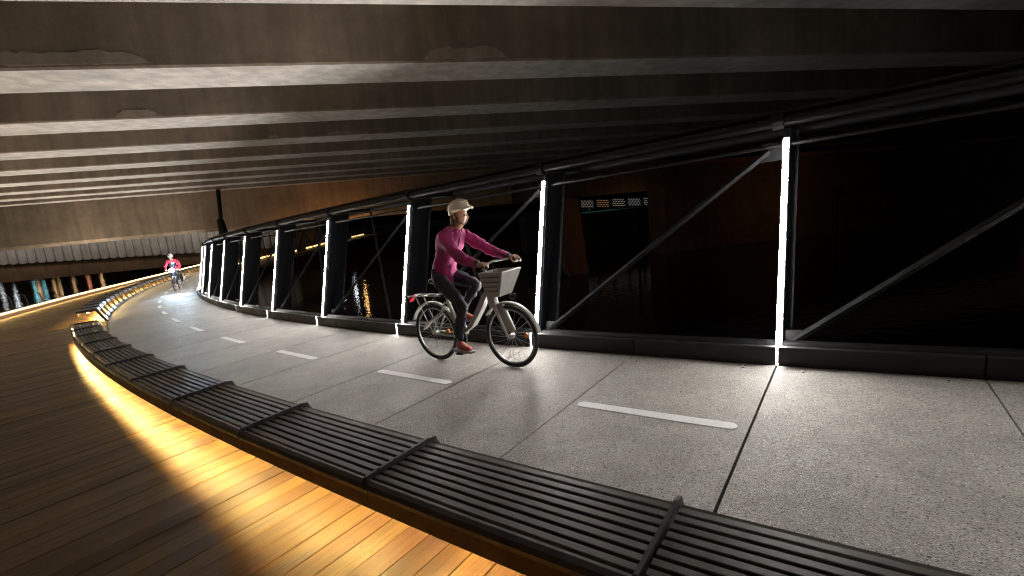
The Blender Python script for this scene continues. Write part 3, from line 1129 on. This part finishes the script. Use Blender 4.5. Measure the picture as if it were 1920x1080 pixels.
def build_bike(T_, label, group, style, paint):
    o_ = T_ @ Vector((.56, 0, 0))
    root = thing('bicycle', label, 'bicycle', o_, group)
    WB, R = (1.13, .345) if style == 'city' else (1.03, .345)

    def t(p):
        return T_ @ Vector(p)

    def tb(pts, r, name, mat, par=root, n=8, sm=True):
        return MB().tube([t(p) for p in pts], r, n).build(name, mat, par, sm)
    for cx in (0.0, WB):
        wroot = MB().tube([t((cx, -.04, R)), t((cx, .04, R))], .03, 10).build('wheel', M_ALU, root, True)
        circ = lambda rr, k_=40: [t((cx + rr * math.cos(2 * math.pi * i / k_), 0, R + rr * math.sin(2 * math.pi * i / k_))) for i in range(k_)]
        tw = .021 if style == 'city' else .016
        MB().tube(circ(R - tw), tw, 8, True).build('tyre', M_BLACK, wroot, True)
        MB().tube(circ(R - .05), .011, 6, True).build('rim', M_ALU, wroot, True)
        sp = MB()
        for i in range(20):
            a = 2 * math.pi * i / 20
            sp.tube([t((cx + .03 * math.cos(a + .6), .02 * (-1) ** i, R + .03 * math.sin(a + .6))), t((cx + (R - .05) * math.cos(a), 0, R + (R - .05) * math.sin(a)))], .0016, 4)
        so = sp.build('spokes', M_ALU, wroot)
        so['kind'] = 'stuff'
        rf = MB().tube([t((cx + .2, -.012, R + .02)), t((cx + .2, .012, R + .02))], .03, 8)
        if style == 'city':
            rf.build('reflector', M_ORANGE_REF, wroot)
        # mudguard
        a0, a1 = (.35, 2.75) if cx == 0 else (.15, 2.5)
        rg = []
        for i in range(17):
            a = a0 + (a1 - a0) * i / 16
            ring = []
            for rr, yy in ((R + .018, -.035), (R + .034, -.02), (R + .036, .02), (R + .018, .035), (R + .026, .02), (R + .024, -.02)):
                ring.append(t((cx + rr * math.cos(a), yy, R + rr * math.sin(a))))
            rg.append(ring)
        MB().sweep(None, rg).build('mudguard', paint, root, True)
    BB = (.45, 0, .315)
    if style == 'city':
        # broad step-through beam frame
        def slab(pts, name, mat):
            rings = []
            for (x_, z_, dx, dz, yw) in pts:
                rings.append([t((x_ - dx, -yw, z_ - dz)), t((x_ + dx, -yw, z_ + dz)), t((x_ + dx, yw, z_ + dz)), t((x_ - dx, yw, z_ - dz))])
            o = MB().sweep(None, rings).build(name, mat, root)
            return bevel(o, .012, 2)
        slab(((.90, .86, .055, .03, .035), (.74, .62, .07, .04, .04), (.56, .40, .075, .045, .045), (.42, .30, .07, .06, .045)), 'frame', paint)
        slab(((.895, 1.02, .045, .008, .03), (.955, .66, .05, .012, .035)), 'head_tube', paint)
        for y in (-.055, .055):
            tb([(.955, y * .5, .70), (1.0, y, .68), (1.06, y, .52), (WB, y, R)], [.022, .024, .02, .014], 'fork', paint)
            tb([(.40, y, .32), (.2, y, .335), (0, y, R)], .014, 'chain_stay', paint)
            tb([(.27, y, .72), (.1, y, .50), (0, y, R)], .011, 'seat_stay', paint)
        slab(((1.0, .70, .075, .01, .02), (1.10, .47, .07, .02, .02), (1.17, .40, .03, .02, .015)), 'fork_fairing', paint)
        tb([(.42, 0, .33), (.27, 0, .74)], .026, 'seat_tube', paint)
        tb([(.27, 0, .74), (.215, 0, .93)], .016, 'seat_post', M_ALU)
        sd = MB()
        sd.sweep(None, [[t((x_, -w_, z_)), t((x_, -w_ * .6, z_ + .03)), t((x_, w_ * .6, z_ + .03)), t((x_, w_, z_)), t((x_, 0, z_ - .04))] for x_, w_, z_ in ((.05, .06, .97), (.09, .10, .965), (.18, .085, .955), (.28, .03, .955), (.33, .018, .945))])
        bevel(sd.build('saddle', M_BLACK, root, True), .008, 2)
        tb([(.895, 0, 1.0), (.89, 0, 1.12)], .018, 'stem', M_ALU)
        for y in (-1, 1):
            tb([(.89, 0, 1.12), (.93, y * .10, 1.15), (1.05, y * .24, 1.155), (1.15, y * .29, 1.13)], .013, 'handlebar', M_ALU)
            tb([(1.05, y * .245, 1.155), (1.165, y * .295, 1.128)], .019, 'grip', M_BLACK)
        # front basket with mesh-like plates
        bk = MB()
        c8 = []
        for (x0, x1, yw, z) in ((.96, 1.13, .11, .80), (.93, 1.25, .17, 1.06)):
            c8 += [t((x0, -yw, z)), t((x1, -yw, z)), t((x1, yw, z)), t((x0, yw, z))]
        bk.v = c8
        for f_ in ((0, 3, 2, 1), (0, 1, 5, 4), (1, 2, 6, 5), (2, 3, 7, 6), (3, 0, 4, 7)):
            bk.face(f_)
        o = bk.build('basket', paint, root)
        so = o.modifiers.new('solid', 'SOLIDIFY')
        so.thickness = .012
        for yw in (-1, 1):
            for k_ in range(4):
                z_ = .86 + .05 * k_
                f_ = (z_ - .80) / .26
                MB().tube([t((.975 - .03 * f_, yw * (.113 + .06 * f_ + .006), z_)), t((1.115 + .11 * f_, yw * (.113 + .06 * f_ + .006), z_))], .006, 6).build('slot', M_BIKE2, o, True)
        tb([(.93, -.10, 1.15), (.99, -.09, 1.0), (1.0, -.03, .75)], .004, 'brake_cable', M_BLACK, root, 5)
        tb([(.93, .10, 1.15), (.97, .05, 1.0), (.90, .02, .85), (.56, .05, .42)], .004, 'brake_cable', M_BLACK, root, 5)
        tb([(1.19, 0, .78), (1.25, 0, .78)], .03, 'headlamp', M_LENS, root, 10)
        tb([(.45, -.03, .31), (.38, -.14, .12)], .008, 'kickstand', M_ALU, root, 6)
        # rack and rear fairing
        for y in (-.06, .06):
            tb([(.22, y, .80), (-.02, y, .80), (-.34, y, .80)], .008, 'rack_rail', M_ALU)
            tb([(-.20, y, .80), (0, y * .8, R)], .007, 'rack_leg', M_ALU)
        for x_ in (.1, -.08, -.24):
            tb([(x_, -.06, .80), (x_, .06, .80)], .007, 'rack_bar', M_ALU)
        slab(((-.30, .80, .05, .02, .045), (-.33, .74, .03, .03, .04)), 'tail_lamp_block', M_RED)
        slab(((.16, .60, .10, .05, .05), (.0, .50, .12, .05, .05), (-.12, .42, .06, .05, .045)), 'wheel_cover', paint)
    else:
        tb([(.36, 0, .80), BB, ], .017, 'seat_tube', paint)
        tb([(.84, 0, .86), BB], .019, 'down_tube', paint)
        tb([(.37, 0, .78), (.83, 0, .88)], .016, 'top_tube', paint)
        tb([(.82, 0, .96), (.86, 0, .72)], .02, 'head_tube', paint)
        for y in (-.05, .05):
            tb([(.86, y * .3, .72), (.88, y, .66), (WB, y, R)], .013, 'fork', paint)
            tb([BB, (.2, y, .33), (0, y, R)], .009, 'chain_stay', paint)
            tb([(.37, y * .3, .76), (0, y, R)], .008, 'seat_stay', paint)
        tb([(.36, 0, .8), (.32, 0, .95)], .014, 'seat_post', M_ALU)
        sd = MB()
        sd.sweep(None, [[t((x_, -w_, z_)), t((x_, -w_ * .6, z_ + .02)), t((x_, w_ * .6, z_ + .02)), t((x_, w_, z_)), t((x_, 0, z_ - .03))] for x_, w_, z_ in ((.2, .06, .97), (.24, .075, .97), (.33, .06, .965), (.46, .018, .96))])
        sd.build('saddle', M_BLACK, root, True)
        tb([(.82, 0, .96), (.90, 0, 1.0)], .015, 'stem', M_BLACK)
        tb([(1.0, .24, .99), (.93, .22, 1.0), (.90, 0, 1.0), (.93, -.22, 1.0), (1.0, -.24, .99)], .014, 'handlebar', M_BLACK)
        hl = MB().tube([t((.93, 0, 1.0)), t((.985, 0, 1.0))], .055, 10).build('headlight', M_BLACK, root, True)
        MB().ball(t((1.0, 0, 1.0)), .105, 12, 8).build('lens', M_HEAD, hl, True)  # ball enlarged so its glow stands in for headlight glare
        pn = MB().box((0, 0, 0), (.30, .14, .34)).xform(T_ @ Matrix.Translation((-.04, .16, .58))).build('pannier', M_BLACK, root)
        bevel(pn, .03, 2)
        tb([(.13, .20, .44), (.13, .235, .58), (.12, .22, .72)], .018, 'reflective_band', M_WHITE)
        tb([(.3, .05, .74), (-.2, .05, .76)], .007, 'rack_rail', M_ALU)
        tb([(.3, -.05, .74), (-.2, -.05, .76)], .007, 'rack_rail', M_ALU)
    # cranks and chainring
    cr = MB().tube([t((BB[0], -.05, BB[2])), t((BB[0], -.062, BB[2]))], .095, 20).build('chainring', M_BLACK, root)
    for y, s in ((-1, 1), (1, -1)):
        e = (BB[0] + .05 * s, y * .10, BB[2] - .155 * s)
        ck = MB().tube([t((BB[0], y * .075, BB[2])), t((e[0], y * .085, e[2]))], .012, 6).build('crank', M_ALU, root)
        MB().box((0, 0, 0), (.09, .09, .022)).xform(T_ @ Matrix.Translation((e[0], y * .135, e[2]))).build('pedal', M_BLACK, ck)
    return root


def build_person(T_, label, group, sp):
    def t(p):
        return T_ @ Vector(p)
    root = thing('person', label, 'person', t((sp['hip'][0], 0, 0)), group)
    hip, chest, sh, neck, head = sp['hip'], sp['chest'], sp['sh'], sp['neck'], sp['head']
    hz = .105
    V, E, R = [], [], []

    def add(p, r, par=None):
        V.append(t(p))
        R.append(r)
        if par is not None:
            E.append((par, len(V) - 1))
        return len(V) - 1
    pel = add((hip[0], 0, hip[1]), (.095, .085))
    wa = add(((hip[0] + chest[0]) / 2 - .01, 0, (hip[1] + chest[1]) / 2), (.09, .08), pel)
    ch = add((chest[0], 0, chest[1]), (.125, .10), wa)
    up = add((sh[0] - .02, 0, sh[1] + .02), (.11, .09), ch)
    nk = add((neck[0], 0, neck[1]), .052, up)
    hb = add((head[0] - .01, 0, head[1] - .06), (.066, .07), nk)
    hc = add((head[0], 0, head[1] + .02), (.078, .095), hb)
    add((head[0] - .005, 0, head[1] + .10), (.062, .07), hc)
    legs = {}
    arms = {}
    for s, key in ((-1, 'r'), (1, 'l')):
        a = add((sh[0], s * sp['shw'], sh[1] - .005), .050, up)
        el = sp['elbow']
        e = add((el[0], s * el[1], el[2]), .036, a)
        wr = sp['hand']
        w_ = add((wr[0] - .06, s * wr[1], wr[2] + .025), .029, e)
        hh = add((wr[0], s * wr[1], wr[2] + .02), (.034, .026), w_)
        arms[key] = (a, e, w_, hh)
        h_ = add((hip[0] + .03, s * hz, hip[1] - .03), .070, pel)
        kn = sp['knee_' + key]
        k_ = add((kn[0], s * .11, kn[1]), .046, h_)
        an = sp['ank_' + key]
        cf = add((kn[0] + (an[0] - kn[0]) * .35 - .012, s * .11, kn[1] + (an[1] - kn[1]) * .35), .044, k_)
        a_ = add((an[0], s * .11, an[1]), .032, cf)
        f_ = add((an[0] + .13, s * .115, an[1] - .075), .032, a_)
        legs[key] = (h_, k_, cf, a_, f_)
    body = skin_mesh('body', V, E, R, M_SKIN, root)

    def shell(name, spec, mat, rootv=0):
        vs, rs, es, mp = [], [], [], {}
        for (i, r, par) in spec:
            mp[i] = len(vs)
            vs.append(V[i] if isinstance(i, int) else t(i))
            rs.append(r)
            if par is not None:
                es.append((mp[par], mp[i]))
        so_ = skin_mesh(name, vs, es, rs, mat, root, rootv, 3)
        crumple(so_, .016, Vector((1, 1, 1)).x * 14, len(vs))
        return so_
    cuff = lambda key: tuple()
    jh = (hip[0] + .01, 0, hip[1] - .12)
    js = [(wa, (.152, .138), None), (jh, (.185, .165), wa), (ch, (.172, .145), wa), (up, (.132, .112), ch)]
    nk2 = (neck[0] - .004, 0, neck[1] - .005)
    js.append((nk2, .068, up))
    nk3 = (neck[0] + .012, 0, neck[1] + .02)
    js.append((nk3, .066, nk2))
    for key in 'rl':
        a, e, w_, hh = arms[key]
        js += [(a, .080, up), (e, .066, a), (w_, .048, e)]
    jacket = shell('jacket', js, sp['jacket'])
    zp = MB().tube([t((neck[0] + .075, 0, neck[1] - .02)), t((chest[0] + .155, 0, chest[1] + .02)), t((hip[0] + .19, 0, hip[1] + .10))], .006, 5).build('zip', M_BLACK, jacket, True)
    for key, sg in (('r', -1), ('l', 1)):
        wr = sp['hand']
        MB().tube([t((wr[0] - .085, sg * wr[1], wr[2] + .038)), t((wr[0] - .06, sg * wr[1], wr[2] + .032))], .040, 10).build('cuff', M_BLACK, jacket, True)
    ts = [((hip[0] + .04, 0, hip[1] + .12), (.115, .10), None), (pel, (.150, .128), (hip[0] + .04, 0, hip[1] + .12))]
    for key in 'rl':
        h_, k_, cf, a_, f_ = legs[key]
        ts += [(h_, .110, pel), (k_, .072, h_), (cf, .064, k_), (a_, .047, cf)]
    shell('trousers', ts, sp['trousers'])
    for key, s in (('r', -1), ('l', 1)):
        an = sp['ank_' + key]
        sh_o = skin_mesh('shoe', [t((an[0] - .045, s * .112, an[1] - .055)), t((an[0] + .02, s * .114, an[1] - .04)), t((an[0] + .10, s * .117, an[1] - .072)), t((an[0] + .18, s * .118, an[1] - .085)), t((an[0], s * .113, an[1] + .02))],
                         [(0, 1), (1, 2), (2, 3), (1, 4)], [.042, .046, .042, .034, .045], sp['shoe'], root, 1)
        MB().sweep(None, [[t((an[0] + x_, s * .115 - w_, an[1] + z_)), t((an[0] + x_, s * .115 + w_, an[1] + z_)), t((an[0] + x_, s * .115 + w_, an[1] + z_ + .024)), t((an[0] + x_, s * .115 - w_, an[1] + z_ + .024))]
                          for x_, w_, z_ in ((-.09, .028, -.108), (-.02, .038, -.112), (.10, .046, -.122), (.20, .034, -.122), (.225, .016, -.115))]).build('sole', sp['sole'], sh_o)
        # hand: palm and fingers closed round the grip
        wr = sp['hand']
        hv, hr, he = [], [], []

        def ha(p, r, par=None):
            hv.append(t(p))
            hr.append(r)
            if par is not None:
                he.append((par, len(hv) - 1))
            return len(hv) - 1
        y0 = s * wr[1]
        pm = ha((wr[0] - .035, y0, wr[2] + .035), (.020, .030))
        for i, (yy, ln) in enumerate(((-.032, .9), (-.011, 1.0), (.011, .97), (.032, .8))):
            b0 = ha((wr[0] + .012, y0 + yy, wr[2] + .032), .0125, pm)
            b1 = ha((wr[0] + .012 + .034 * ln, y0 + yy, wr[2] + .016), .0105, b0)
            b2 = ha((wr[0] + .010 + .034 * ln, y0 + yy, wr[2] - .014), .0095, b1)
            ha((wr[0] + .004, y0 + yy, wr[2] - .028), .0085, b2)
        th1 = ha((wr[0] - .022, y0 - s * .040, wr[2] + .020), .013, pm)
        th2 = ha((wr[0] + .004, y0 - s * .050, wr[2] - .006), .0105, th1)
        ha((wr[0] + .018, y0 - s * .046, wr[2] - .022), .009, th2)
        skin_mesh('hand', hv, he, hr, M_SKIN, root, 0, 2)
    # face
    hx, hz_ = head
    for s in (-1, 1):
        MB().ball(t((hx + .082, s * .032, hz_ + .005)), .011, 8, 6).build('eye', M_LENS, root, True)
        MB().ball(t((hx - .012, s * .082, hz_ - .005)), (.018, .010, .028), 8, 6).build('ear', M_SKIN, root, True)
    nose = skin_mesh('nose', [t((hx + .085, 0, hz_ + .012)), t((hx + .102, 0, hz_ - .028)), t((hx + .086, 0, hz_ - .036))], [(0, 1), (1, 2)], [.009, .015, .011], M_SKIN, root)
    MB().ball(t((hx + .084, 0, hz_ - .062)), (.010, .024, .007), 8, 6).build('mouth', plain('lips', (.36, .12, .10), .5), root, True)
    # hair
    if sp.get('hair'):
        hv = [t((hx - .055, 0, hz_ + .03)), t((hx - .085, 0, hz_ - .05)), t((hx - .085, 0, hz_ - .13)), t((hx - .075, 0, hz_ - .20))]
        skin_mesh('hair', hv, [(0, 1), (1, 2), (2, 3)], [(.085, .08), (.085, .06), (.065, .045), (.03, .025)], M_HAIR, root)
    # helmet: half shell with a peak and raised ribs
    hm = MB()
    rings = []
    tilt = .12
    for i in range(9):
        ph = math.pi / 2 * i / 8
        ring = []
        for q in range(24):
            a = 2 * math.pi * q / 24
            rx, ry, rz = .138, .108, .118
            x_ = rx * math.cos(ph) * math.cos(a) - .008
            y_ = ry * math.cos(ph) * math.sin(a)
            z_ = rz * math.sin(ph)
            if i == 0:
                z_ -= .022 * (1 if math.cos(a) < -.2 else 0)
            ring.append(t((hx + x_ - z_ * tilt, y_, hz_ + .055 + z_ + x_ * tilt)))
        rings.append(ring)
    hm.sweep(None, rings)
    helm = hm.build('helmet', sp['helmet'], root, True)
    for yy in (-.05, 0, .05):
        pts = []
        for q in range(9):
            a = -.9 + 2.2 * q / 8
            x_, z_ = .135 * math.sin(a) * -1, .117 * math.cos(a) * (1 - abs(yy) * 2.2)
            pts.append(t((hx - .008 + x_ - z_ * tilt, yy * (1 - .2 * abs(x_) / .13), hz_ + .058 + z_ + x_ * tilt)))
        MB().tube(pts, .012, 6).build('helmet_rib', sp['helmet'], helm, True)
    pk = MB()
    pk.sweep(None, [[t((hx + .105 + dx, y_, hz_ + .072 + dx * .1 - abs(y_) * .2)), t((hx + .10 + dx, y_, hz_ + .084 + dx * .1 - abs(y_) * .2)), t((hx + .06, y_, hz_ + .088)), t((hx + .06, y_, hz_ + .07))] for y_, dx in ((-.085, 0), (-.05, .05), (0, .065), (.05, .05), (.085, 0))])
    pk.build('peak', sp['helmet'], helm)
    MB().tube([t((hx - .01, -.088, hz_ + .05)), t((hx + .02, -.075, hz_ - .06)), t((hx + .04, 0, hz_ - .10)), t((hx + .02, .075, hz_ - .06)), t((hx - .01, .088, hz_ + .05))], .006, 5).build('strap', M_BLACK, helm, True)
    return root, t


# near cyclist
base = Vector((-.99, 5.827, 0))
base.z = g(2.62)
hd = Vector((.802, -.597, 0))
fr = Vector((-.083, 5.152, g(1.815)))
hd = fr - base
TN = frame_of(base, hd)
SCALE = Matrix.Scale(1.045, 4)
build_bike(TN @ SCALE, 'pale grey step through bicycle with a front basket, ridden by the pink cyclist', None, 'city', M_BIKE)
build_person(TN @ SCALE, 'cyclist in a magenta jacket and cream helmet riding past the lamps', None,
             dict(hip=(.235, 1.045), chest=(.40, 1.33), sh=(.50, 1.475), neck=(.575, 1.565), head=(.655, 1.675), shw=.165,
                  elbow=(.80, .27, 1.245), hand=(1.10, .27, 1.14), knee_r=(.60, .70), ank_r=(.46, .285), knee_l=(.665, .90), ank_l=(.36, .585),
                  jacket=M_PINK, trousers=M_NAVY, shoe=M_SHOE, sole=M_SOLE, helmet=M_HELM, hair=True))

# far cyclist riding towards the camera with a headlight
basef = P(21.2, .80)
frf = P(20.4, .78)
hdf = (frf - basef)
TF = frame_of(basef, Vector((hdf.x, hdf.y, hdf.z)) + Vector((-.02, -.35, 0)))
SF = Matrix.Scale(1.12, 4)
bk2 = build_bike(TF @ SF, 'dark bicycle with a dazzling blue white headlight and a black pannier, far along the path', None, 'road', M_BIKE2)
pr2, tf = build_person(TF @ SF, 'distant cyclist in red sleeves and white helmet riding towards the camera', None,
                       dict(hip=(.28, 1.02), chest=(.50, 1.28), sh=(.62, 1.42), neck=(.70, 1.49), head=(.78, 1.59), shw=.17,
                            elbow=(.74, .30, 1.17), hand=(.97, .24, 1.01), knee_r=(.62, .68), ank_r=(.46, .285), knee_l=(.70, .86), ank_l=(.38, .585),
                            jacket=M_RED, trousers=M_NAVY, shoe=M_VEST, sole=M_SOLE, helmet=M_WHITE, hair=False))
mb = MB()
mb.ball(tf((.585, 0, 1.26)), (.16, .145, .19), 12, 8)
mb.build('bib', M_VEST, pr2, True)
MB().box((0, 0, 0), (.012, .12, .06)).xform(TF @ SF @ Matrix.Translation((.742, .03, 1.31)) @ Matrix.Rotation(.25, 4, 'Y')).build('chest_badge', M_WHITE, pr2)
# the headlight's own beam
sl = bpy.data.lights.new('headlight_beam', 'SPOT')
sl.energy = 900
sl.color = (.50, .78, 1.0)
sl.spot_size = math.radians(50)
sl.spot_blend = .9
sl.shadow_soft_size = .03
so = bpy.data.objects.new('headlight_beam', sl)
COL.objects.link(so)
lp_ = (TF @ SF) @ Vector((1.10, 0, .99))
so.location = lp_
tgt = P(15.2, .9)
so.rotation_euler = (tgt - lp_).to_track_quat('-Z', 'Y').to_euler()
